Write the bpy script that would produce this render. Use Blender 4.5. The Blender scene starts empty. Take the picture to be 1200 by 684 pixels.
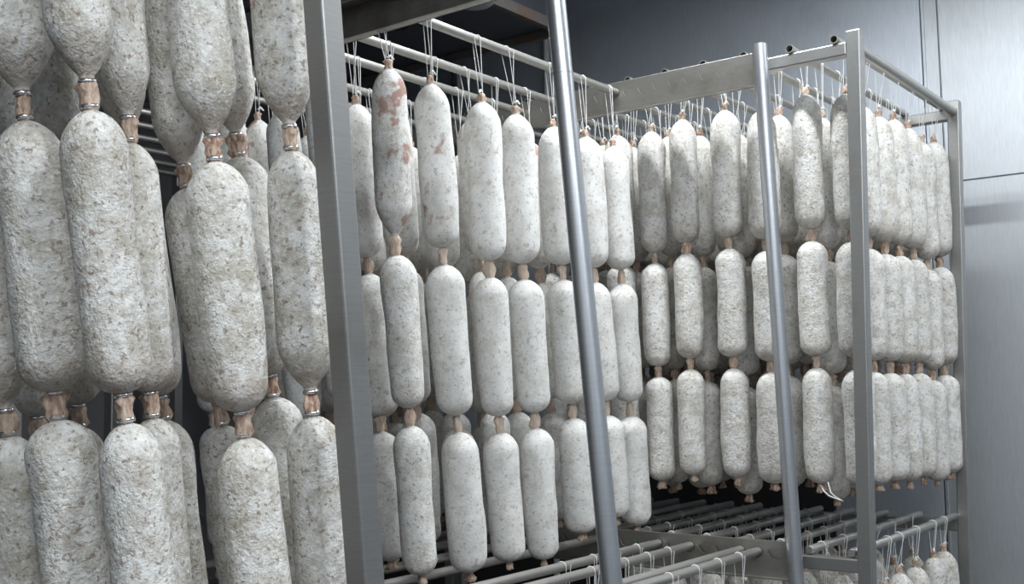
import bpy, bmesh, math, random
from mathutils import Vector, Matrix, Quaternion

random.seed(7)
scene = bpy.context.scene
col = scene.collection

# ------------------------------------------------------------------ camera
# World axes: X runs along the drying sticks (away from the viewer to the right),
# Y runs along the rack ends (away to the left), Z is up, floor at 0. Metres.
cam_data = bpy.data.cameras.new('camera')
cam_data.sensor_width = 36.0
cam_data.lens = 38.65
cam_data.clip_start = 0.02
cam = bpy.data.objects.new('camera', cam_data)
col.objects.link(cam)
_r = Vector((0.6086, -0.7932, -0.0181)); _u = Vector((-0.0577, -0.0671, 0.9961)); _f = Vector((0.7913, 0.6052, 0.0866))
cam.matrix_world = Matrix(((_r.x, _u.x, -_f.x, -2.375), (_r.y, _u.y, -_f.y, -0.858), (_r.z, _u.z, -_f.z, 1.22), (0, 0, 0, 1)))
scene.camera = cam

# ------------------------------------------------------------------ world, exposure
world = bpy.data.worlds.new('world'); scene.world = world
world.use_nodes = True
world.node_tree.nodes['Background'].inputs[0].default_value = (0.75, 0.8, 0.9, 1)
world.node_tree.nodes['Background'].inputs[1].default_value = 0.0   # closed room: no daylight gets in
scene.view_settings.view_transform = 'Standard'
scene.view_settings.look = 'None'
scene.view_settings.exposure = 0.34
scene.view_settings.gamma = 1.0
scene.view_settings.use_curve_mapping = False

# ceiling tube lamps: (x, y, length along y, power)
LAMPS = [
    ('white tube lamp on the ceiling above the gap between the two back racks', (-0.30, 0.02, 2.68), 1.5, 31.0),
    ('added unseen fill tube lamp over the open aisle at the right of the camera', (-1.75, -1.55, 2.68), 1.25, 27.0),  # unseen lamp, added as frontal fill to soften the shadows on the racks
    ('white tube lamp on the ceiling over the aisle behind the camera', (-2.6, -1.05, 2.68), 1.25, 25.0),
    ('white tube lamp on the ceiling over the aisle beside the far metal wall', (0.55, -1.1, 2.68), 1.25, 11.0),
]

# ------------------------------------------------------------------ materials
def nodes_of(name):
    m = bpy.data.materials.new(name); m.use_nodes = True
    nt = m.node_tree
    return m, nt, nt.nodes['Principled BSDF']

def N(nt, t, **kw):
    n = nt.nodes.new(t)
    for k, v in kw.items(): setattr(n, k, v)
    return n

def ramp(nt, src, p0, p1, c0=(0, 0, 0, 1), c1=(1, 1, 1, 1)):
    r = N(nt, 'ShaderNodeValToRGB')
    r.color_ramp.elements[0].position = p0; r.color_ramp.elements[1].position = p1
    r.color_ramp.elements[0].color = c0; r.color_ramp.elements[1].color = c1
    nt.links.new(src, r.inputs[0]); return r.outputs[0]

def noise(nt, vec, scale, detail=3, rough=0.55):
    n = N(nt, 'ShaderNodeTexNoise'); n.inputs['Scale'].default_value = scale
    n.inputs['Detail'].default_value = detail; n.inputs['Roughness'].default_value = rough
    if vec is not None: nt.links.new(vec, n.inputs['Vector'])
    return n.outputs['Fac']

def mix(nt, fac, a, b):
    m = N(nt, 'ShaderNodeMix', data_type='RGBA')
    for s, v in ((m.inputs[0], fac), (m.inputs[6], a), (m.inputs[7], b)):
        if isinstance(v, (int, float)): s.default_value = v
        elif isinstance(v, tuple): s.default_value = v
        else: nt.links.new(v, s)
    return m.outputs[2]

def math_n(nt, op, a, b):
    m = N(nt, 'ShaderNodeMath', operation=op)
    for s, v in ((m.inputs[0], a), (m.inputs[1], b)):
        if isinstance(v, (int, float)): s.default_value = v
        else: nt.links.new(v, s)
    return m.outputs[0]

def mat_mould():
    m, nt, p = nodes_of('mould_covered_casing')
    tc = N(nt, 'ShaderNodeTexCoord'); mp = N(nt, 'ShaderNodeMapping')
    mp.inputs['Scale'].default_value = (1, 1, 8.5)
    nt.links.new(tc.outputs['Object'], mp.inputs['Vector'])
    oi = N(nt, 'ShaderNodeObjectInfo')
    off = N(nt, 'ShaderNodeVectorMath', operation='ADD'); sc = math_n(nt, 'MULTIPLY', oi.outputs['Random'], 137.0)
    cb = N(nt, 'ShaderNodeCombineXYZ'); nt.links.new(sc, cb.inputs[0]); nt.links.new(sc, cb.inputs[2])
    nt.links.new(mp.outputs[0], off.inputs[0]); nt.links.new(cb.outputs[0], off.inputs[1])
    v = off.outputs[0]
    big = ramp(nt, noise(nt, v, 1.0, 5, 0.65), 0.42, 0.66)
    c = mix(nt, big, (0.80, 0.795, 0.77, 1), (0.50, 0.47, 0.40, 1))
    tone = ramp(nt, oi.outputs['Random'], 0.0, 1.0, (0.86, 0.86, 0.86, 1), (1, 1, 1, 1))
    mm = N(nt, 'ShaderNodeMix', data_type='RGBA', blend_type='MULTIPLY'); mm.inputs[0].default_value = 1
    nt.links.new(c, mm.inputs[6]); nt.links.new(tone, mm.inputs[7]); c = mm.outputs[2]
    # mottling of the dry rind; 'clean' strings carry an even, nearly unbroken coat
    cl = N(nt, 'ShaderNodeAttribute', attribute_type='OBJECT', attribute_name='clean').outputs['Fac']
    keep = math_n(nt, 'SUBTRACT', 1.0, cl)
    c = mix(nt, math_n(nt, 'MULTIPLY', cl, 0.55), c, (0.80, 0.80, 0.79, 1))
    mot = ramp(nt, noise(nt, v, 3.4, 5, 0.72), 0.46, 0.66)
    c = mix(nt, math_n(nt, 'MULTIPLY', math_n(nt, 'MULTIPLY', mot, 0.56), keep), c, (0.36, 0.325, 0.28, 1))
    spk = ramp(nt, noise(nt, v, 5.0, 3, 0.6), 0.58, 0.65)
    c = mix(nt, math_n(nt, 'MULTIPLY', math_n(nt, 'MULTIPLY', spk, 0.8), math_n(nt, 'SUBTRACT', 1.0, math_n(nt, 'MULTIPLY', cl, 0.55))), c, (0.27, 0.21, 0.17, 1))
    spots = ramp(nt, noise(nt, v, 1.9, 2, 0.45), 0.66, 0.72)
    c = mix(nt, math_n(nt, 'MULTIPLY', spots, 0.45), c, (0.30, 0.24, 0.19, 1))
    pale = ramp(nt, noise(nt, v, 6.0, 2, 0.5), 0.58, 0.68)
    c = mix(nt, math_n(nt, 'MULTIPLY', pale, 0.5), c, (0.84, 0.84, 0.82, 1))
    # bare reddish patches where the mould has rubbed off
    at = N(nt, 'ShaderNodeAttribute', attribute_type='OBJECT', attribute_name='bare')
    bn = noise(nt, v, 0.75, 3, 0.55)
    bf = ramp(nt, math_n(nt, 'ADD', bn, math_n(nt, 'MULTIPLY', at.outputs['Fac'], 0.22)), 0.74, 0.80)
    c = mix(nt, math_n(nt, 'MULTIPLY', bf, 0.8), c, (0.33, 0.17, 0.13, 1))
    # thinner coat near the lower tie lets the rind show
    sx = N(nt, 'ShaderNodeSeparateXYZ'); nt.links.new(tc.outputs['Object'], sx.inputs[0])
    end = ramp(nt, math_n(nt, 'ADD', math_n(nt, 'MULTIPLY', sx.outputs[2], -1.0), math_n(nt, 'MULTIPLY', noise(nt, v, 2.0, 3), 0.12)), 0.88, 1.02)
    c = mix(nt, math_n(nt, 'MULTIPLY', math_n(nt, 'MULTIPLY', end, 0.5), keep), c, (0.34, 0.27, 0.22, 1))
    nt.links.new(c, p.inputs['Base Color'])
    p.inputs['Roughness'].default_value = 0.92
    p.inputs['Specular IOR Level'].default_value = 0.2
    bp = N(nt, 'ShaderNodeBump'); nt.links.new(math_n(nt, 'SUBTRACT', 0.8, math_n(nt, 'MULTIPLY', cl, 0.6)), bp.inputs['Strength']); bp.inputs['Distance'].default_value = 0.004
    hsum = math_n(nt, 'ADD', noise(nt, v, 3.0, 4, 0.65), math_n(nt, 'MULTIPLY', noise(nt, v, 9.0, 2, 0.6), 0.5))
    nt.links.new(hsum, bp.inputs['Height']); nt.links.new(bp.outputs[0], p.inputs['Normal'])
    return m

def mat_casing():
    m, nt, p = nodes_of('dry_casing')
    tc = N(nt, 'ShaderNodeTexCoord'); oi = N(nt, 'ShaderNodeObjectInfo')
    n1 = ramp(nt, noise(nt, tc.outputs['Object'], 2.0, 4, 0.65), 0.40, 0.60)
    c = mix(nt, n1, (0.24, 0.115, 0.07, 1), (0.66, 0.52, 0.41, 1))
    c = mix(nt, math_n(nt, 'MULTIPLY', oi.outputs['Random'], 0.55), c, (0.55, 0.45, 0.36, 1))
    cl = N(nt, 'ShaderNodeAttribute', attribute_type='OBJECT', attribute_name='clean').outputs['Fac']
    c = mix(nt, math_n(nt, 'MULTIPLY', cl, 0.75), c, (0.62, 0.52, 0.43, 1))
    nt.links.new(c, p.inputs['Base Color']); p.inputs['Roughness'].default_value = 0.75
    bp = N(nt, 'ShaderNodeBump'); bp.inputs['Strength'].default_value = 0.5; bp.inputs['Distance'].default_value = 0.002
    nt.links.new(noise(nt, tc.outputs['Object'], 5, 3), bp.inputs['Height']); nt.links.new(bp.outputs[0], p.inputs['Normal'])
    return m

def mat_simple(name, c, rough=0.5, metal=0.0):
    m, nt, p = nodes_of(name)
    tc = N(nt, 'ShaderNodeTexCoord')
    n = noise(nt, tc.outputs['Object'], 9.0, 3)
    c2 = tuple(x * 0.85 for x in c[:3]) + (1,)
    nt.links.new(mix(nt, n, c, c2), p.inputs['Base Color'])
    p.inputs['Roughness'].default_value = rough; p.inputs['Metallic'].default_value = metal
    return m

def mat_steel(name, c, rough, stain=0.35, metal=0.85, stretch=(1, 1, 18), stain_col=(0.16, 0.13, 0.10, 1)):
    """brushed stainless steel with fine grain and faint stains"""
    m, nt, p = nodes_of(name)
    tc = N(nt, 'ShaderNodeTexCoord'); mp = N(nt, 'ShaderNodeMapping'); mp.inputs['Scale'].default_value = stretch
    nt.links.new(tc.outputs['Object'], mp.inputs['Vector'])
    grain = noise(nt, mp.outputs[0], 22.0, 3)
    st = ramp(nt, noise(nt, tc.outputs['Object'], 5.0, 5, 0.65), 0.52, 0.75)
    base = mix(nt, grain, c, tuple(x * 0.78 for x in c[:3]) + (1,))
    base = mix(nt, math_n(nt, 'MULTIPLY', st, stain), base, stain_col)
    nt.links.new(base, p.inputs['Base Color'])
    p.inputs['Metallic'].default_value = metal
    rr = N(nt, 'ShaderNodeMapRange'); rr.inputs['To Min'].default_value = rough - 0.06; rr.inputs['To Max'].default_value = rough + 0.1
    nt.links.new(grain, rr.inputs['Value']); nt.links.new(rr.outputs[0], p.inputs['Roughness'])
    return m

MOULD = mat_mould(); CASING = mat_casing()
TWINE = mat_simple('white_twine', (0.80, 0.80, 0.78, 1), 0.9)
CLIP = mat_simple('bright_metal_clip', (0.75, 0.75, 0.77, 1), 0.25, 1.0)
POST = mat_steel('rack_post_steel', (0.40, 0.40, 0.39, 1), 0.38)
TUBE = mat_steel('round_tube_steel', (0.50, 0.52, 0.55, 1), 0.34, 0.15)
PLATE = mat_steel('rack_plate_steel', (0.35, 0.34, 0.315, 1), 0.42, 0.8)
STICK = mat_steel('drying_stick_steel', (0.52, 0.51, 0.48, 1), 0.36, 0.3, 0.8, (18, 1, 1))
WALLSTEEL = mat_steel('wall_sheet_steel', (0.62, 0.65, 0.68, 1), 0.45, 0.12, 0.70, (1, 12, 1), (0.3, 0.31, 0.33, 1))
WALLDARK = mat_steel('dull_wall_sheet_steel', (0.68, 0.73, 0.80, 1), 0.45, 0.15, 0.55, (1, 12, 1), (0.2, 0.21, 0.24, 1))
DARKPANEL = mat_simple('dark_insulated_panel', (0.13, 0.13, 0.135, 1), 0.6)
TRIM = mat_steel('wall_trim_steel', (0.55, 0.57, 0.60, 1), 0.3, 0.1)
CEIL = mat_simple('ceiling_panel', (0.36, 0.38, 0.42, 1), 0.6)
FLOOR = mat_simple('sealed_concrete', (0.055, 0.055, 0.058, 1), 0.55)
UNITMAT = mat_simple('dark_grey_cooler_casing', (0.055, 0.06, 0.075, 1), 0.5)
RUST = mat_steel('rusty_edge', (0.16, 0.145, 0.135, 1), 0.6, 0.9, 0.3, (1, 1, 1), (0.20, 0.08, 0.035, 1))
DUCT = mat_steel('bright_duct_steel', (0.62, 0.62, 0.60, 1), 0.22, 0.1)
WHITEPIPE = mat_simple('white_plastic_pipe', (0.72, 0.73, 0.74, 1), 0.4)
DARKHOLE = mat_simple('dark_rubber', (0.015, 0.015, 0.016, 1), 0.6)
SHADEBLACK = mat_simple('black_painted_shade', (0.03, 0.03, 0.032, 1), 0.6)  # near-black that stands in for deep shade on the far wall
LAMPBODY = mat_simple('lamp_housing_white', (0.75, 0.75, 0.75, 1), 0.4)
LAMPGLOW, _nt, _p = nodes_of('lamp_diffuser')
_p.inputs['Emission Color'].default_value = (0.95, 0.98, 1, 1); _p.inputs['Emission Strength'].default_value = 4.0

# ------------------------------------------------------------------ mesh helpers
def obj(name, mesh, mat=None, parent=None, loc=(0, 0, 0)):
    o = bpy.data.objects.new(name, mesh); col.objects.link(o)
    if mat is not None and not mesh.materials: mesh.materials.append(mat)
    o.location = loc
    if parent: o.parent = parent
    return o

def empty(name, loc):
    o = bpy.data.objects.new(name, None); col.objects.link(o); o.location = loc; o.empty_display_size = 0.05
    return o

def tag(o, label=None, cat=None, group=None, kind=None):
    if label: o['label'] = label
    if cat: o['category'] = cat
    if group: o['group'] = group
    if kind: o['kind'] = kind
    return o

class MB:
    """collects vertices and faces for one mesh"""
    def __init__(s): s.v = []; s.f = []; s.smooth = []
    def add(s, vs, fs, smooth=False):
        k = len(s.v); s.v += [tuple(v) for v in vs]; s.f += [tuple(i + k for i in f) for f in fs]; s.smooth += [smooth] * len(fs)
    def box(s, lo, hi):
        (a, b, c), (d, e, f) = lo, hi
        s.add([(a, b, c), (d, b, c), (d, e, c), (a, e, c), (a, b, f), (d, b, f), (d, e, f), (a, e, f)],
              [(0, 3, 2, 1), (4, 5, 6, 7), (0, 1, 5, 4), (1, 2, 6, 5), (2, 3, 7, 6), (3, 0, 4, 7)])
    def beam(s, p, q, w, h, up=(0, 0, 1)):
        """square section from p to q, w across, h along up"""
        p = Vector(p); q = Vector(q); d = (q - p).normalized(); u = Vector(up)
        r = d.cross(u).normalized(); u = r.cross(d).normalized()
        vs = []
        for c in (p, q):
            for sx, sy in ((-1, -1), (1, -1), (1, 1), (-1, 1)): vs.append(c + r * (sx * w / 2) + u * (sy * h / 2))
        s.add(vs, [(0, 1, 2, 3), (7, 6, 5, 4), (0, 4, 5, 1), (1, 5, 6, 2), (2, 6, 7, 3), (3, 7, 4, 0)])
    def tube(s, pts, rad, n=10, cap=True):
        pts = [Vector(p) for p in pts]; k0 = len(s.v); rings = []
        rads = rad if isinstance(rad, (list, tuple)) else [rad] * len(pts)
        d0 = (pts[1] - pts[0]).normalized()
        ref = Vector((0, 0, 1)) if abs(d0.z) < 0.9 else Vector((1, 0, 0))
        vs = []; fs = []
        for i, p in enumerate(pts):
            d = (pts[min(i + 1, len(pts) - 1)] - pts[max(i - 1, 0)]).normalized()
            x = d.cross(ref).normalized(); y = x.cross(d).normalized()
            for j in range(n):
                t = 2 * math.pi * j / n; vs.append(p + (x * math.cos(t) + y * math.sin(t)) * rads[i])
        for i in range(len(pts) - 1):
            for j in range(n):
                a = i * n + j; b = i * n + (j + 1) % n; fs.append((a, a + n, b + n, b))
        s.add(vs, fs, True)
        if cap:
            s.add(vs[:n], [tuple(range(n))]); s.add(vs[-n:], [tuple(reversed(range(n)))])
    def pipe(s, p, q, r, ri, n=18):
        """open-ended hollow tube"""
        p = Vector(p); q = Vector(q); d = (q - p).normalized()
        ref = Vector((0, 0, 1)) if abs(d.z) < 0.9 else Vector((1, 0, 0))
        x = d.cross(ref).normalized(); y = x.cross(d).normalized()
        vs = []
        for c, rr in ((p, r), (q, r), (q, ri), (p, ri)):
            for j in range(n):
                t = 2 * math.pi * j / n; vs.append(c + (x * math.cos(t) + y * math.sin(t)) * rr)
        side = []; rim = []
        for k in range(4):
            for j in range(n):
                a = k * n + j; b = k * n + (j + 1) % n; c2 = ((k + 1) % 4) * n + (j + 1) % n; d2 = ((k + 1) % 4) * n + j
                (side if k % 2 == 0 else rim).append((a, d2, c2, b))
        k0 = len(s.v); s.add(vs, side, True); s.add(vs, rim, False)
    def mesh(s, name):
        m = bpy.data.meshes.new(name); m.from_pydata(s.v, [], s.f)
        for p, sm in zip(m.polygons, s.smooth): p.use_smooth = sm
        bm = bmesh.new(); bm.from_mesh(m); bmesh.ops.recalc_face_normals(bm, faces=bm.faces); bm.to_mesh(m); bm.free()
        return m
    def build(s, name, mat, parent=None, origin=(0, 0, 0)):
        o = Vector(origin); s.v = [tuple(Vector(v) - o) for v in s.v]
        return obj(name, s.mesh(name), mat, parent, loc=origin if parent is None else o)

def bevel(o, w, seg=2):
    b = o.modifiers.new('bevel', 'BEVEL'); b.width = w; b.segments = seg; b.limit_method = 'ANGLE'
    return o

# ------------------------------------------------------------------ the room
def slab(name, lo, hi, mat, kind='structure', parent=None):
    m = MB(); m.box(lo, hi); o = m.build(name, mat, parent)
    if kind and not parent: o['kind'] = kind
    return o

WB = 1.20      # far metal wall
slab('floor', (-3.7, -2.3, -0.08), (1.3, 2.8, 0.0), FLOOR)
slab('ceiling', (-3.7, -2.3, 2.80), (1.3, 2.8, 2.88), CEIL)
slab('wall_left', (-3.7, 2.70, 0.0), (1.3, 2.8, 2.80), DARKPANEL)
slab('wall_right', (-3.7, -2.3, 0.0), (1.3, -2.2, 2.80), WALLSTEEL)
slab('wall_front', (-3.7, -2.2, 0.0), (-3.6, 2.7, 2.80), WALLSTEEL)
wall = slab('wall_back', (WB + 0.012, -2.2, 0.0), (1.3, 2.7, 2.80), WALLDARK)
def sheet(y0, y1, z0, z1, mat, x=WB, t=0.012):
    m = MB(); m.box((x, y0, z0), (x + t, y1, z1)); o = m.build('wall_sheet', mat, wall); bevel(o, 0.002); return o
sheet(0.192, 2.70, 0.0, 2.80, WALLDARK)
sheet(-1.06, 0.134, 1.842, 2.80, WALLSTEEL, WB - 0.006, 0.018); sheet(-1.06, 0.134, 0.0, 1.845, WALLSTEEL)
sheet(-2.2, -1.064, 1.842, 2.80, WALLSTEEL, WB - 0.006, 0.018); sheet(-2.2, -1.064, 0.0, 1.845, WALLSTEEL)
m = MB(); m.box((WB - 0.012, 0.54, 0.10), (WB + 0.002, 2.70, 1.02)); bevel(m.build('painted_shade_panel', SHADEBLACK, wall), 0.003)  # added black sheet: paints the shade under the back rack's shelf onto the wall
m = MB(); m.box((WB + 0.002, 0.140, 0.0), (WB + 0.012, 0.186, 2.80)); m.box((WB - 0.004, 0.179, 0.0), (WB + 0.012, 0.186, 2.80))
o = m.build('trim_1', WALLSTEEL); o['kind'] = 'structure'
m = MB(); m.box((WB - 0.03, -2.2, 0.0), (WB - 0.006, 2.7, 0.10)); o = m.build('baseboard_back', TRIM); o['kind'] = 'structure'

# ------------------------------------------------------------------ lamps
for lab, (x, y, z), ln, pw in LAMPS:
    root = tag(empty('ceiling_lamp', (x, y, z)), lab, 'lamp')
    m = MB(); m.box((-0.07, -ln / 2 - 0.03, 0.02), (0.07, ln / 2 + 0.03, 0.12)); bevel(m.build('housing', LAMPBODY, root), 0.012)
    m = MB(); m.tube([(0, -ln / 2, 0.0), (0, ln / 2, 0.0)], 0.013, 12); m.build('lamp_tube', LAMPGLOW, root)
    ld = bpy.data.lights.new('tube_light', 'AREA'); ld.shape = 'RECTANGLE'; ld.size = 0.05; ld.size_y = ln
    ld.energy = pw; ld.color = (0.93, 0.97, 1.0)
    lo = bpy.data.objects.new('tube_light', ld); col.objects.link(lo); lo.parent = root; lo.location = (0, 0, -0.03)

# ------------------------------------------------------------------ cooler, duct, pipes on the ceiling
cu = tag(empty('cooling_unit', (0.33, 1.78, 2.37)), 'dark boxy cooling unit with a rusty lower edge hanging from the ceiling', 'cooling unit')
m = MB(); m.box((-0.62, -0.64, 0.02), (0.18, 0.64, 0.43)); bevel(m.build('casing', UNITMAT, cu), 0.006)
m = MB(); m.box((-0.63, -0.66, -0.004), (0.19, -0.64, 0.03)); m.box((0.18, -0.66, -0.004), (0.195, 0.66, 0.03)); m.box((-0.63, 0.64, -0.004), (0.19, 0.66, 0.03)); m.box((-0.635, -0.66, -0.004), (-0.62, 0.66, 0.03)); m.build('drip_edge', RUST, cu)
for k in (-0.3, 0.3):
    m = MB(); m.tube([(-0.22, k, 0.035), (-0.22, k, 0.004)], [0.15, 0.14], 28); f_ = m.build('fan_cowl', UNITMAT, cu)
    m = MB(); m.tube([(-0.22, k, 0.006), (-0.22, k, -0.006)], 0.035, 16); m.build('fan_hub', DARKHOLE, f_)
du = tag(empty('air_duct', (-0.14, 0.96, 2.258)), 'short bright round metal duct hanging beside the cooling unit', 'duct')
m = MB(); m.pipe((0, 0, 0.0), (0, 0, 0.554), 0.056, 0.053, 32); m.build('duct_pipe', DUCT, du)
m = MB(); m.tube([(0, 0, -0.016), (0, 0, -0.012), (0, 0, -0.004), (0, 0, 0.004)], [0.030, 0.044, 0.054, 0.0565], 32); m.build('end_cap', DUCT, du)
cp = tag(empty('wall_conduit', (WB - 0.02, 1.665, 0.12)), 'thin white vertical pipe on the dark far wall', 'pipe')
m = MB(); m.tube([(0, 0, 0), (0, 0, 2.68)], 0.012, 12); m.build('pipe', WHITEPIPE, cp)
for z in (1.0, 2.24):
    m = MB(); m.box((-0.016, -0.022, z - 0.012), (0.02, 0.022, z + 0.012)); m.build('pipe_clamp', WHITEPIPE, cp)
sp = tag(empty('steel_pipe', (WB - 0.06, 2.105, 0.10)), 'shiny steel vertical pipe on the far wall behind the drying sticks', 'pipe')
m = MB(); m.tube([(0, 0, 0), (0, 0, 2.48)], 0.024, 18); m.tube([(0, 0, 2.46), (0, 0, 2.49)], 0.028, 18); m.build('pipe', DUCT, sp)
for z in (0.9, 2.2):
    m = MB(); m.box((0.0, -0.012, z - 0.012), (0.06, 0.012, z + 0.012)); m.build('pipe_clamp', TRIM, sp)

# ------------------------------------------------------------------ racks
def notched_plate(parent, x, y0, y1, z0, z1, pitch=0.043, r=0.0175, t=0.003, lip=0.02, lip_dir=1):
    """upright steel strip with a scalloped upper edge and a folded lower lip"""
    prof = [(y0, z0), (y1, z0), (y1, z1)]
    y = y1 - pitch / 2
    while y - r > y0 + 0.004:
        for k in range(9):
            t_ = math.pi * k / 8; prof.append((y + r * math.cos(t_), z1 - r * math.sin(t_) * 1.05))
        y -= pitch
    prof.append((y0, z1))
    bm = bmesh.new()
    f = bm.faces.new([bm.verts.new((x, a, b)) for a, b in prof])
    g = bmesh.ops.extrude_face_region(bm, geom=[f])
    bmesh.ops.translate(bm, verts=[v for v in g['geom'] if isinstance(v, bmesh.types.BMVert)], vec=(t, 0, 0))
    for e in bmesh.ops.create_cube(bm, size=1.0)['verts']:
        e.co = Vector((x + lip_dir * lip / 2 + (t if lip_dir < 0 else 0), (y0 + y1) / 2, z0 + t / 2)) + Vector((e.co.x * lip, e.co.y * (y1 - y0), e.co.z * t))
    bmesh.ops.recalc_face_normals(bm, faces=bm.faces)
    me = bpy.data.meshes.new('notched_plate'); bm.to_mesh(me); bm.free()
    o = obj('notched_plate', me, PLATE, parent); o.location = -Vector(parent.location)
    return o

def part_beam(parent, name, p, q, w, h, mat=POST, up=(0, 0, 1), bv=0.003):
    m = MB(); m.beam(p, q, w, h, up); o = m.build(name, mat); o.parent = parent; o.location = -Vector(parent.location); bevel(o, bv); return o

def part_tube(parent, name, pts, r, mat=TUBE, n=20):
    m = MB(); m.tube(pts, r, n); o = m.build(name, mat); o.parent = parent; o.location = -Vector(parent.location); return o

def castor(parent, x, y):
    c = part_beam(parent, 'castor', (x, y, 0.145), (x, y, 0.10), 0.05, 0.05, POST)
    m = MB(); m.tube([(x - 0.014, y, 0.05), (x + 0.014, y, 0.05)], 0.05, 18); w = m.build('wheel', DARKHOLE); w.parent = c
    for s_ in (-1, 1):
        m = MB(); m.box((x + s_ * 0.02 - 0.002, y - 0.018, 0.035), (x + s_ * 0.02 + 0.002, y + 0.018, 0.105)); f_ = m.build('fork', POST); f_.parent = c
    return c

Q = 0.032
# back rack ------------------------------------------------------
RB = tag(empty('drying_rack', (0.4, 0.5, 0.0)), 'tall square-post steel drying rack standing furthest back at the right', 'rack')
part_beam(RB, 'post', (0.016, 0.030, 0.14), (0.016, -0.013, 2.004), Q, Q, POST, (1, 0, 0))
part_beam(RB, 'post', (0.815, 0.046, 0.14), (0.815, -0.004, 2.004), Q, Q, POST, (1, 0, 0))
part_beam(RB, 'post', (0.016, 1.20, 0.14), (0.016, 1.20, 2.004), Q, Q, POST, (1, 0, 0))
part_beam(RB, 'post', (0.815, 1.20, 0.14), (0.815, 1.20, 2.004), Q, Q, POST, (1, 0, 0))
for x in (0.016, 0.815):
    if x > 0.5:
        part_beam(RB, 'top_rail', (x, 0.004, 1.965), (x, 1.19, 1.965), 0.030, 0.030, POST)
    else:
        part_beam(RB, 'top_rail', (x, 0.004, 1.965), (x, 0.21, 1.965), 0.030, 0.030, POST)
        part_beam(RB, 'top_strip', (-0.028, 0.21, 1.948), (-0.028, 1.42, 1.948), 0.004, 0.082, PLATE, bv=0.001)
    part_beam(RB, 'shelf_rail', (x, 0.024, 0.820), (x, 1.19, 0.820), 0.030, 0.030, POST)
    part_beam(RB, 'foot_rail', (x, 0.040, 0.165), (x, 1.19, 0.165), 0.030, 0.030, POST)
part_beam(RB, 'side_rail', (0.03, 1.20, 1.972), (0.80, 1.20, 1.972), 0.030, 0.030, POST)
part_tube(RB, 'side_rail', [(0.03, -0.006, 1.972), (0.805, -0.004, 1.972)], 0.0125, STICK)
for x, y in ((0.016, 0.03), (0.815, 0.046), (0.016, 1.20), (0.815, 1.20)): castor(RB, x, y)

# middle rack ----------------------------------------------------
RM = tag(empty('drying_rack', (-0.46, 0.6, 0.0)), 'middle steel drying rack with two slanted round tube uprights', 'rack')
def slant(x, yt, zt, yb, zb, seam):
    k = (yb - yt) / (zb - zt)
    o = part_tube(RM, 'upright_tube', [(x, yt + k * (2.0 - zt), 2.0), (x, yb + k * (0.80 - zb), 0.80)], 0.0172, TUBE, 24)
    m = MB(); m.tube([(x, yt + k * (seam + 0.002 - zt), seam + 0.002), (x, yt + k * (seam - 0.002 - zt), seam - 0.002)], 0.0178, 24)
    w = m.build('weld_seam', TUBE); w.parent = o
    part_tube(RM, 'upright_tube', [(x, yb + k * (0.80 - zb) + 0.0, 0.80), (x, yb + k * (0.80 - zb) - 0.04, 0.14)], 0.0172, TUBE, 24)
    castor(RM, x, yb + k * (0.80 - zb) - 0.04)
slant(-0.045, 0.190, 1.992, 0.153, 0.827, 1.70)
slant(-0.88, 0.1808, 1.8745, 0.0976, 0.9087, 1.745)
for x, d in ((-0.040, -1), (-0.880, -1)):
    notched_plate(RM, x, 0.20, 1.4285, 1.905, 1.962, lip_dir=d)
    notched_plate(RM, x, 0.155 if x > -0.5 else 0.10, 1.4285, 0.785, 0.846, lip_dir=d)
part_beam(RM, 'back_plate', (-0.028, 0.165, 0.826), (-0.028, 1.42, 0.826), 0.004, 0.082, PLATE, bv=0.001)
part_beam(RM, 'back_plate', (-0.899, 0.17, 1.955), (-0.899, 1.42, 1.955), 0.004, 0.10, PLATE, bv=0.001)
part_beam(RM, 'top_rail', (-0.918, 0.17, 1.985), (-0.918, 1.42, 1.985), 0.034, 0.045, PLATE)
part_beam(RM, 'shelf_rail', (-0.915, 0.10, 0.80), (-0.915, 1.42, 0.80), 0.030, 0.030, POST)
for x in (-0.045, -0.905):
    part_beam(RM, 'post', (x, 1.435, 0.14), (x, 1.435, 2.0), Q, Q, POST, (1, 0, 0)); castor(RM, x, 1.435)
    part_beam(RM, 'foot_rail', (x, 0.11 if x > -0.5 else 0.05, 0.165), (x, 1.42, 0.165), 0.030, 0.030, POST)

# near rack ------------------------------------------------------
RA = tag(empty('drying_rack', (-1.9, 0.35, 0.0)), 'near drying rack at the left whose broad square post stands close by', 'rack')
part_beam(RA, 'post', (-1.395, 0.043, 0.14), (-1.572, 0.045, 2.004), 0.0315, 0.0315, POST, (0, 1, 0))
castor(RA, -1.395, 0.043)
for x in (-1.375, -2.36):
    part_beam(RA, 'top_rail', (x, 0.03, 1.937), (x, 1.02, 1.937), 0.030, 0.030, PLATE)
    part_beam(RA, 'shelf_rail', (x, 0.06, 0.80), (x, 1.02, 0.80), 0.030, 0.030, POST)
part_beam(RA, 'side_rail', (-2.36, 0.046, 1.945), (-1.36, 0.046, 1.945), 0.028, 0.028, POST)
part_beam(RA, 'side_rail', (-2.36, 0.046, 0.800), (-1.36, 0.046, 0.800), 0.028, 0.028, POST)
for x, y in ((-1.375, 1.02), (-2.36, 1.02), (-2.36, 0.046)):
    part_beam(RA, 'post', (x, y, 0.14), (x, y, 2.004), Q, Q, POST, (1, 0, 0)); castor(RA, x, y)

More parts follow.
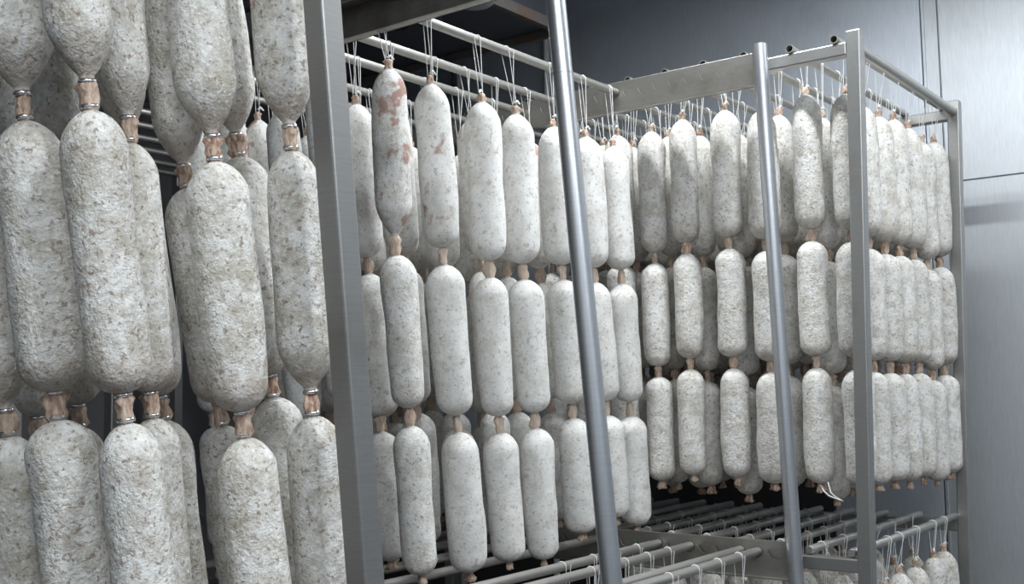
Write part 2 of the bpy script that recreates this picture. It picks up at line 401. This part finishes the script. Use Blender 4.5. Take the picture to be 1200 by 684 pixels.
# empty rack at the far left --------------------------------------
RF = tag(empty('drying_rack', (-0.46, 2.0, 0.0)), 'empty steel drying rack seen through the dark gap between the large salamis', 'rack')
for x in (-0.92, -0.03):
    for y in (1.56, 2.42):
        part_beam(RF, 'post', (x, y, 0.14), (x, y, 2.0), Q, Q, POST, (1, 0, 0)); castor(RF, x, y)
    part_beam(RF, 'top_rail', (x, 1.57, 1.937), (x, 2.41, 1.937), 0.030, 0.030, POST)
    part_beam(RF, 'shelf_rail', (x, 1.57, 0.80), (x, 2.41, 0.80), 0.030, 0.030, POST)

# ------------------------------------------------------------------ drying sticks
ORD = ['first', 'second', 'third', 'fourth', 'fifth', 'sixth', 'seventh', 'eighth', 'ninth', 'tenth', 'eleventh', 'twelfth', 'thirteenth']
SR = 0.0098
_stick_mesh = {}
def stick(x0, x1, y, z, label, group, solid=False, r=SR):
    key = (round(x1 - x0, 3), r, solid)
    if key not in _stick_mesh:
        m = MB()
        if solid: m.tube([(0, 0, 0), (0.003, 0, 0), (x1 - x0 - 0.003, 0, 0), (x1 - x0, 0, 0)], [r * 0.8, r, r, r * 0.8], 18)
        else: m.pipe((0, 0, 0), (x1 - x0, 0, 0), r, r * 0.82, 18)
        _stick_mesh[key] = m.mesh('drying_stick'); _stick_mesh[key].materials.append(STICK)
    return tag(obj('drying_stick', _stick_mesh[key], None, None, (x0, y, z)), label, 'drying stick', group)

ZT, ZL = 1.990, 0.846            # back rack, upper and lower sticks
BY = [0.030 + 0.106 * i for i in range(11)]
for i, y in enumerate(BY):
    stick(-0.024 if i > 1 else -0.002, 0.83, y, ZT, 'grey tube stick on top of the back rack, %s from its front square post' % ORD[i], 'upper sticks of the back rack')
BLY = [0.047 + 0.0962 * i for i in range(12)]
for i, y in enumerate(BLY):
    stick(0.012, 0.80, y, ZL, 'dark lower tube stick of the back rack, %s from its front square post' % ORD[i], 'lower sticks of the back rack', True)
ZM, ZML = 1.962, 0.841
MY = [0.590, 0.762, 0.891, 1.063, 1.192, 1.321]
for i, y in enumerate(MY):
    stick(-0.894, -0.033, y, ZM, 'pale tube stick at the top of the middle rack, %s counted from its front' % ORD[i], 'upper sticks of the middle rack')
MLY = [0.246, 0.289, 0.418, 0.504, 0.676, 0.805, 0.934, 1.063, 1.192]
for i, y in enumerate(MLY):
    stick(-0.894, -0.033, y, ZML, 'lit tube stick on the lower shelf of the middle rack, %s counted from its front' % ORD[i], 'lower sticks of the middle rack')
FY = [1.64, 1.77, 1.90, 2.03, 2.16, 2.28]
for i, y in enumerate(FY):
    stick(-0.95, 0.0, y, 1.962, 'bare tube stick on the empty far left rack, %s counted from its front' % ORD[i], 'sticks of the empty far left rack')
AY = [0.175, 0.285, 0.365, 0.50, 0.64, 0.80]
for i, y in enumerate(AY):
    stick(-2.38, -1.36, y, ZT - 0.027, 'tube stick above the large salamis of the near rack, %s from its front' % ORD[i], 'upper sticks of the near rack')

# ------------------------------------------------------------------ salamis
def lerp_profile(tab, t):
    for (a, ra), (b, rb) in zip(tab, tab[1:]):
        if t <= b: return ra + (rb - ra) * ((t - a) / (b - a) if b > a else 0)
    return tab[-1][1]
def dome(n, depth, r0, p=2.0):
    """(t, r) samples of a rounded end, from the tie (t=0) to full girth (t=depth)"""
    out = []
    for k in range(n + 1):
        u = 1 - math.cos(math.pi / 2 * k / n)          # denser near the tie
        rr = (1 - (1 - u) ** p) ** (1 / p)
        out.append((u * depth, max(r0, rr)))
    return out
def make_salami_mesh(kind, seed):
    rnd = random.Random(seed); n = 22
    top = {'bullet': (0.15, 1.72), 'round': (0.14, 1.88)}[kind[0]]
    bot = {'round': (0.115, 2.1), 'funnel': (0.20, 1.42)}[kind[1]]
    prof = dome(7, top[0], 0.20, top[1])
    mid = [(top[0] + (1 - top[0] - bot[0]) * k / 8, 1.0) for k in range(1, 8)]
    prof += mid + [(1 - t, r) for t, r in reversed(dome(7, bot[0], 0.20, bot[1]))]
    ph = [rnd.uniform(0, 6.28) for _ in range(8)]
    vs = []
    bx, by = rnd.uniform(-0.05, 0.05), rnd.uniform(-0.05, 0.05)
    for t, r in prof:
        cx = bx * math.sin(math.pi * t); cy = by * math.sin(math.pi * t)
        w = 1 + 0.035 * math.sin(5 * t + ph[0]) + 0.02 * math.sin(13 * t + ph[1]) + (0.03 * (t - 0.5))
        for j in range(n):
            a = 2 * math.pi * j / n
            l = 1 + 0.022 * math.sin(2 * a + ph[2] + 3 * t) + 0.018 * math.sin(3 * a + ph[3] - 7 * t) + 0.014 * math.sin(5 * a + ph[4] + 17 * t) + rnd.uniform(-0.012, 0.012)
            vs.append((cx + r * w * l * math.cos(a), cy + r * w * l * math.sin(a), -t))
    fs = []
    for i in range(len(prof) - 1):
        for j in range(n):
            a = i * n + j; b = i * n + (j + 1) % n; fs.append((a, a + n, b + n, b))
    fs.append(tuple(range(n))); k = (len(prof) - 1) * n; fs.append(tuple(reversed(range(k, k + n))))
    me = bpy.data.meshes.new('salami'); me.from_pydata(vs, [], fs)
    for p in me.polygons: p.use_smooth = True
    me.materials.append(MOULD); return me
SAL = {k: [make_salami_mesh(k, 11 * i + len(k[0]) + 100 * len(k[1])) for i in range(4)] for k in (('bullet', 'round'), ('round', 'round'), ('bullet', 'funnel'), ('round', 'funnel'))}

def make_neck_mesh(seed, flare):
    rnd = random.Random(seed); n = 12; vs = []; fs = []
    rings = [(0.0, 0.6), (0.1, 0.74), (0.24, 0.95 + 0.25 * rnd.random()), (0.42, 0.8 + 0.2 * rnd.random()), (0.6, 0.85 + 0.3 * rnd.random()), (0.78, 0.95 + 0.35 * rnd.random()), (0.92, 0.8), (1.0, 0.6)] if not flare else [(0.0, 0.62), (0.2, 0.72), (0.42, 0.9), (0.68, 1.12), (0.9, 1.25), (1.0, 1.0)]
    for t, r in rings:
        for j in range(n):
            a = 2 * math.pi * j / n; k = r * (1 + 0.14 * math.sin(4 * a + seed) + rnd.uniform(-0.24, 0.24))
            vs.append((k * math.cos(a), k * math.sin(a) * 0.8, -t - (rnd.uniform(-0.1, 0.1) if flare and t > 0.8 else 0)))
    for i in range(len(rings) - 1):
        for j in range(n):
            a = i * n + j; b = i * n + (j + 1) % n; fs.append((a, a + n, b + n, b))
    fs.append(tuple(range(n))); k = (len(rings) - 1) * n; fs.append(tuple(reversed(range(k, k + n))))
    me = bpy.data.meshes.new('casing_neck'); me.from_pydata(vs, [], fs)
    for p in me.polygons: p.use_smooth = True
    me.materials.append(CASING); return me
NECK = [make_neck_mesh(i, False) for i in range(4)]; TAIL = [make_neck_mesh(i + 9, True) for i in range(4)]
def make_clip():
    m = MB(); ring = []
    n = 14; vs = []; fs = []
    for i in range(n):
        a = 2 * math.pi * i / n
        for j in range(6):
            b = 2 * math.pi * j / 6; r = 1 + 0.16 * math.cos(b)
            vs.append((r * math.cos(a), r * math.sin(a), 0.5 * math.sin(b)))
    for i in range(n):
        for j in range(6):
            fs.append((i * 6 + j, ((i + 1) % n) * 6 + j, ((i + 1) % n) * 6 + (j + 1) % 6, i * 6 + (j + 1) % 6))
    m.add(vs, fs, True); me = m.mesh('metal_clip'); me.materials.append(CLIP); return me
CLIPM = make_clip()

def put(name, mesh, p, q, r, parent_root, parent=None, L=None):
    """place a unit mesh (0 to -1 on z, radius 1) between p (top) and q (bottom) below an unrotated root"""
    p = Vector(p); q = Vector(q); d = (p - q); ln = d.length
    o = bpy.data.objects.new(name, mesh); col.objects.link(o)
    o.parent = parent_root; o.location = p - Vector(parent_root.location)
    o.rotation_mode = 'QUATERNION'
    o.rotation_quaternion = Vector((0, 0, 1)).rotation_difference(d.normalized()) @ Quaternion((0, 0, 1), random.uniform(0, 6.28))
    o.scale = (r, r, ln)
    return o
def sub(name, mesh, host, r, ln, off, rr, ll):
    """sub-part of a salami (host radius r, length ln): starts off metres below the host's top"""
    o = bpy.data.objects.new(name, mesh); col.objects.link(o); o.parent = host
    o.location = (0, 0, -off / ln); o.scale = (rr / r, rr / r, ll / ln)
    return o

def salami_string(pts, r, stick_at, label, group, kinds=None, gap=0.030, bares=(0, 0, 0), clips=False, lr=None, loose=None, tail_white=True, clean=0.0):
    """pts: top of the first salami, centre of every neck, lower end of the last salami"""
    pts = [Vector(p) for p in pts]
    root = tag(empty('salami_string', tuple(stick_at)), label, 'salami string', group)
    n = len(pts) - 1; S = Vector(stick_at)
    for i in range(n):
        d = (pts[i] - pts[i + 1]).normalized()
        p = pts[i] - d * (gap / 2 if i else 0); q = pts[i + 1] + d * (gap / 2 if i < n - 1 else 0)
        kd = (kinds[i] if kinds else ('bullet' if i == 0 else 'round', 'round'))
        ri = r * random.uniform(0.96, 1.04); me = random.choice(SAL[kd])
        o = put('salami', me, p, q, ri, root)
        if bares[i]: o['bare'] = bares[i]
        if clean: o['clean'] = clean
        ln = (p - q).length
        if i == 0:                                   # gathered casing at the very top
            kn = sub('casing_knot', random.choice(NECK), o, ri, ln, -0.017, 0.0085, 0.021)
        if i < n - 1:
            nk = sub('casing_neck', random.choice(NECK), o, ri, ln, ln - 0.003, random.uniform(0.0092, 0.0120), gap + 0.006)
            if clean: nk['clean'] = clean
            if clips:
                sub('metal_clip', CLIPM, o, ri, ln, ln + 0.001, 0.0085, 0.006); sub('metal_clip', CLIPM, o, ri, ln, ln + gap - 0.003, 0.0085, 0.006)
        else:
            sub('casing_tail', random.choice(TAIL), o, ri, ln, ln - 0.004, random.uniform(0.0085, 0.011), random.uniform(0.018, 0.026))
    # twine: loop over the stick and two strands down to the knot
    kn = pts[0] + (pts[0] - pts[1]).normalized() * 0.008 - S
    m = MB(); tw = 0.0009; w = random.uniform(0.004, 0.012) * random.choice((-1, 1)); R_ = SR + tw
    arc = [(0.0, R_ * math.sin(t), R_ * math.cos(t)) for t in [math.pi * (k / 8 - 0.5) for k in range(9)]]
    m.tube([(w, a, b) for _, a, b in arc], tw * 1.3, 6)
    m.tube([(w, -R_, 0.0), (kn.x + 0.002, kn.y - 0.003, kn.z)], tw, 6)
    m.tube([(w, R_, 0.0), (kn.x - 0.002, kn.y + 0.003, kn.z)], tw, 6)
    m.tube([(w * -0.8, -R_, 0.002), (kn.x + 0.006 * (1 if w > 0 else -1), kn.y, kn.z + 0.012)], tw, 6)
    u = random.uniform(0.3, 0.5); kx = Vector((w, 0, 0)).lerp(kn, 1 - 0.25 * u)
    if tail_white:
        s_ = random.choice((-1, 1))
        m.tube([kx, kx + Vector((0.006 * s_, -0.004, 0.004)), kx + Vector((0.013 * s_, -0.006, -0.002))], [0.0016, 0.003, 0.0014], 7)
    if loose:
        lm = MB(); lm.tube([Vector(c) - S for c in loose], 0.0014, 6); obj('loose_twine', lm.mesh('loose_twine'), TWINE, root)
    t = obj('twine', m.mesh('twine'), TWINE, root)
    return root

FN = ('round', 'funnel'); RR = ('round', 'round'); BR = ('bullet', 'round'); BF = ('bullet', 'funnel')

M_FRONT = [
    ([[-0.8756, 0.5776, 1.834], [-0.8479, 0.59, 1.4947], [-0.8121, 0.5899, 1.1681], [-0.7807, 0.592, 0.8661]], 0.0352, 0.75),
    ([[-0.7447, 0.5872, 1.8334], [-0.7089, 0.59, 1.4866], [-0.6716, 0.5894, 1.15], [-0.6397, 0.5904, 0.8512]], 0.0387, 0.45),
    ([[-0.591, 0.5791, 1.8257], [-0.5606, 0.59, 1.4717], [-0.5283, 0.5949, 1.1429], [-0.4984, 0.5971, 0.8538]], 0.0380, 0.00),
    ([[-0.4703, 0.5801, 1.8229], [-0.4399, 0.59, 1.475], [-0.4048, 0.5911, 1.1477], [-0.3756, 0.5967, 0.8411]], 0.0387, 0.00),
    ([[-0.3207, 0.5846, 1.8217], [-0.2879, 0.59, 1.4841], [-0.255, 0.5927, 1.1642], [-0.2254, 0.5944, 0.8818]], 0.0406, 0.00),
    ([[-0.1864, 0.584, 1.8206], [-0.1545, 0.59, 1.4875], [-0.1184, 0.5887, 1.1666], [-0.0894, 0.5884, 0.9033]], 0.0381, 0.00),
    ([[-0.0617, 0.585, 1.8184], [-0.0298, 0.59, 1.492], [0.0023, 0.5953, 1.1614], [0.0296, 0.6012, 0.8713]], 0.0385, 0.00),
]
A_FRONT = [
    ([[-1.8054, 0.3869, 1.8651], [-1.7639, 0.3804, 1.5312], [-1.7216, 0.3738, 1.1906], [-1.6822, 0.3677, 0.8737]], 0.0342),
    ([[-1.805, 0.2732, 1.8485], [-1.7664, 0.2678, 1.5323], [-1.7269, 0.2624, 1.2096], [-1.6902, 0.2574, 0.9096]], 0.0360),
    ([[-1.7921, 0.174, 1.8462], [-1.7517, 0.1664, 1.5294], [-1.7104, 0.1587, 1.2061], [-1.6719, 0.1514, 0.9055]], 0.0327),
    ([[-1.6725, 0.2656, 1.8445], [-1.6387, 0.2666, 1.5294], [-1.6042, 0.2675, 1.2077], [-1.5722, 0.2684, 0.9086]], 0.0310),
    ([[-1.6356, 0.3494, 1.8457], [-1.5925, 0.3386, 1.5274], [-1.5484, 0.3275, 1.2025], [-1.5075, 0.3172, 0.9004]], 0.0308),
    ([[-1.5381, 0.375, 1.815], [-1.4926, 0.3596, 1.5067], [-1.4461, 0.3439, 1.192], [-1.4029, 0.3293, 0.8994]], 0.0317),
    ([[-1.6222, 0.1872, 1.8173], [-1.5833, 0.1813, 1.5034], [-1.5436, 0.1752, 1.1831], [-1.5067, 0.1696, 0.8853]], 0.0343),
    ([[-1.492, 0.3243, 1.8643], [-1.4466, 0.3099, 1.5494], [-1.4002, 0.2953, 1.2281], [-1.3571, 0.2817, 0.9293]], 0.0331),
    ([[-1.5237, 0.1539, 1.8426], [-1.4899, 0.1549, 1.5274], [-1.4555, 0.1559, 1.2058], [-1.4235, 0.1568, 0.9067]], 0.0343),
]
A_BACK = [
    ([[-1.6301, 0.4765, 1.8312], [-1.5984, 0.4802, 1.5155], [-1.566, 0.484, 1.1934], [-1.536, 0.4875, 0.8938]], 0.0315),
    ([[-1.5887, 0.6699, 1.833], [-1.5536, 0.6706, 1.5076], [-1.5177, 0.6712, 1.1756], [-1.4844, 0.6718, 0.8668]], 0.0323),
]


# middle rack, front stick
for i, (pts, r, bare) in enumerate(M_FRONT):
    lab = 'white salami string, %s from the broad square post on the middle rack\'s front stick' % ORD[i]
    if i == 0: lab = 'salami string with a large bare red patch on top, right beside the broad square post'
    if i == 1: lab = 'salami string with a brown bare patch, second from the broad square post'
    x = pts[0][0] - 0.012
    salami_string(pts, r, (x, MY[0], ZM), lab, 'strings on the front stick of the middle rack', [BF if i == 0 else BR, RR, RR], 0.034, (bare, 0.2 if i == 0 else 0, 0), clean=0.45 if i == 0 else 0.8)
# middle rack, sticks behind
for j, y in enumerate(MY[1:5]):
    for i in range(7):
        x = -0.865 + 0.118 * i + random.uniform(-0.015, 0.015) - (0.03 if j % 2 == 0 else 0); dz = random.uniform(-0.03, 0.02)
        if x < -0.875: x = -0.875
        top = Vector((x, y + random.uniform(-0.008, 0.008), 1.835 + dz)); ln = Vector((0.10, 0.0, -1))
        pts = [top, top + ln * 0.337, top + ln * 0.665, top + ln * 0.95]
        salami_string(pts, random.uniform(0.034, 0.038), (x - 0.012, y, ZM), 'white salami string on the %s stick of the middle rack, %s from its left end' % (ORD[j + 1], ORD[i]),
                      'strings on the %s stick of the middle rack' % ORD[j + 1], None, 0.034, (0.6 if random.random() < 0.2 else 0, 0, 0), clean=0.6)
# middle rack, lower shelf
for j in (0, 2, 3):
    y = MLY[j]
    for i in range(4):
        x = -0.44 + 0.105 * i + random.uniform(-0.012, 0.012); top = Vector((x, y, 0.665 + random.uniform(-0.03, 0.01)))
        pts = [top, top + Vector((0, 0, -0.26)), top + Vector((0, 0, -0.48))]
        salami_string(pts, 0.029, (x, y, ZML), 'salami string under the middle rack\'s %s lower stick, %s of those in view' % (ORD[j], ORD[i]),
                      'strings under the %s lower stick of the middle rack' % ORD[j], None, 0.03)

# back rack, upper sticks
BTOP = {0: 1.885, 1: 1.898, 2: 1.880, 3: 1.896, 4: 1.893, 5: 1.876, 6: 1.882}
for j, y in enumerate(BY[:9]):
    for i in range(7):
        x = (0.080 + 0.094 * i if i < 2 else 0.080 + 0.112 * i) + (random.uniform(-0.008, 0.008) if i else 0)
        if j == 0: x = 0.088 + 0.112 * i
        dz = random.uniform(-0.03, 0.012) if (i or j not in BTOP) else BTOP[j] - 1.885
        zt = 1.885 + dz; y_ = y + random.uniform(-0.012, 0.012)
        if j == 0: y_ = y + 0.012
        ln = Vector((0.02, 0.01, -1)); top = Vector((x, y_, zt)); k = random.uniform(0.985, 1.015)
        pts = [top, top + ln * 0.333 * k, top + ln * 0.628 * k, top + ln * 0.908 * k]
        loose = None
        if i == 0:
            lab = 'mottled salami string at the back rack\'s near end, %s from the front post' % ORD[j]; grp = 'strings at the near end of the back rack'
            if j == 1:
                lab = 'salami string at the near end of the back rack trailing a loose white twine end'
                loose = [(0.085, 0.140, 0.984), (0.065, 0.123, 0.971), (0.058, 0.1097, 0.963), (0.055, 0.093, 0.958), (0.055, 0.0765, 0.9526), (0.057, 0.094, 0.961), (0.060, 0.106, 0.970), (0.075, 0.118, 0.992)]
        elif j == 0:
            lab = 'white salami string on the back rack\'s right side, %s from its front post' % ORD[i]; grp = 'strings along the right side of the back rack'
        else:
            lab = 'salami string on the back rack\'s %s stick, %s from its near end' % (ORD[j], ORD[i]); grp = 'strings inside the back rack on the %s stick' % ORD[j]
        salami_string(pts, random.uniform(0.0335, 0.0375), (x - 0.006, y, ZT), lab, grp, None, 0.026, loose=loose, clean=0.3)
# back rack, lower shelf
for j, y in enumerate(BLY[:8]):
    for i in range(6):
        x = 0.10 + 0.118 * i + random.uniform(-0.02, 0.02); top = Vector((x, y + random.uniform(-0.01, 0.01), 0.762 + random.uniform(-0.03, 0.012)))
        pts = [top, top + Vector((0, 0, -0.29)), top + Vector((0, 0, -0.54))]
        salami_string(pts, random.uniform(0.031, 0.036), (x, y, ZL), 'salami string under the back rack\'s %s lower stick, %s from its near end' % (ORD[j], ORD[i]),
                      'strings under the %s lower stick of the back rack' % ORD[j], None, 0.028)

# near rack
A_LAB = ['large mould-white salami string cut by the left edge of the picture',
         'large salami string second from the left edge of the near rack',
         'large pale salami string third from the left, hanging closest to the viewer',
         'large salami string fourth from the left in the near rack, bordering the dark gap',
         'salami string half hidden behind the one bordering the dark gap in the near rack',
         'large salami string just right of the near rack\'s dark gap, tied lower than others',
         'large pale salami string in front of two others, right of the dark gap',
         'salami string partly hidden behind the pale one right of the dark gap',
         'large salami string hanging alone right beside the broad square post of the near rack']
for i, (pts, r) in enumerate(A_FRONT):
    y = min(AY, key=lambda a: abs(a - pts[0][1])); x = pts[0][0] - 0.01
    salami_string(pts, r, (x, y, ZT - 0.027), A_LAB[i], 'large strings in the near rack', [BF, FN if i in (0, 8) else RR, RR], 0.030, (0.25, 0, 0), clips=True)
A_BLAB = ['salami string hidden behind the second and third large strings of the near rack', 'salami string hidden behind the two leftmost large strings of the near rack']
for i, (pts, r) in enumerate(A_BACK):
    y = min(AY, key=lambda a: abs(a - pts[0][1])); x = pts[0][0] - 0.01
    salami_string(pts, r, (x, y, ZT - 0.027), A_BLAB[i], 'hidden strings at the back of the near rack', None, 0.030, clips=True)
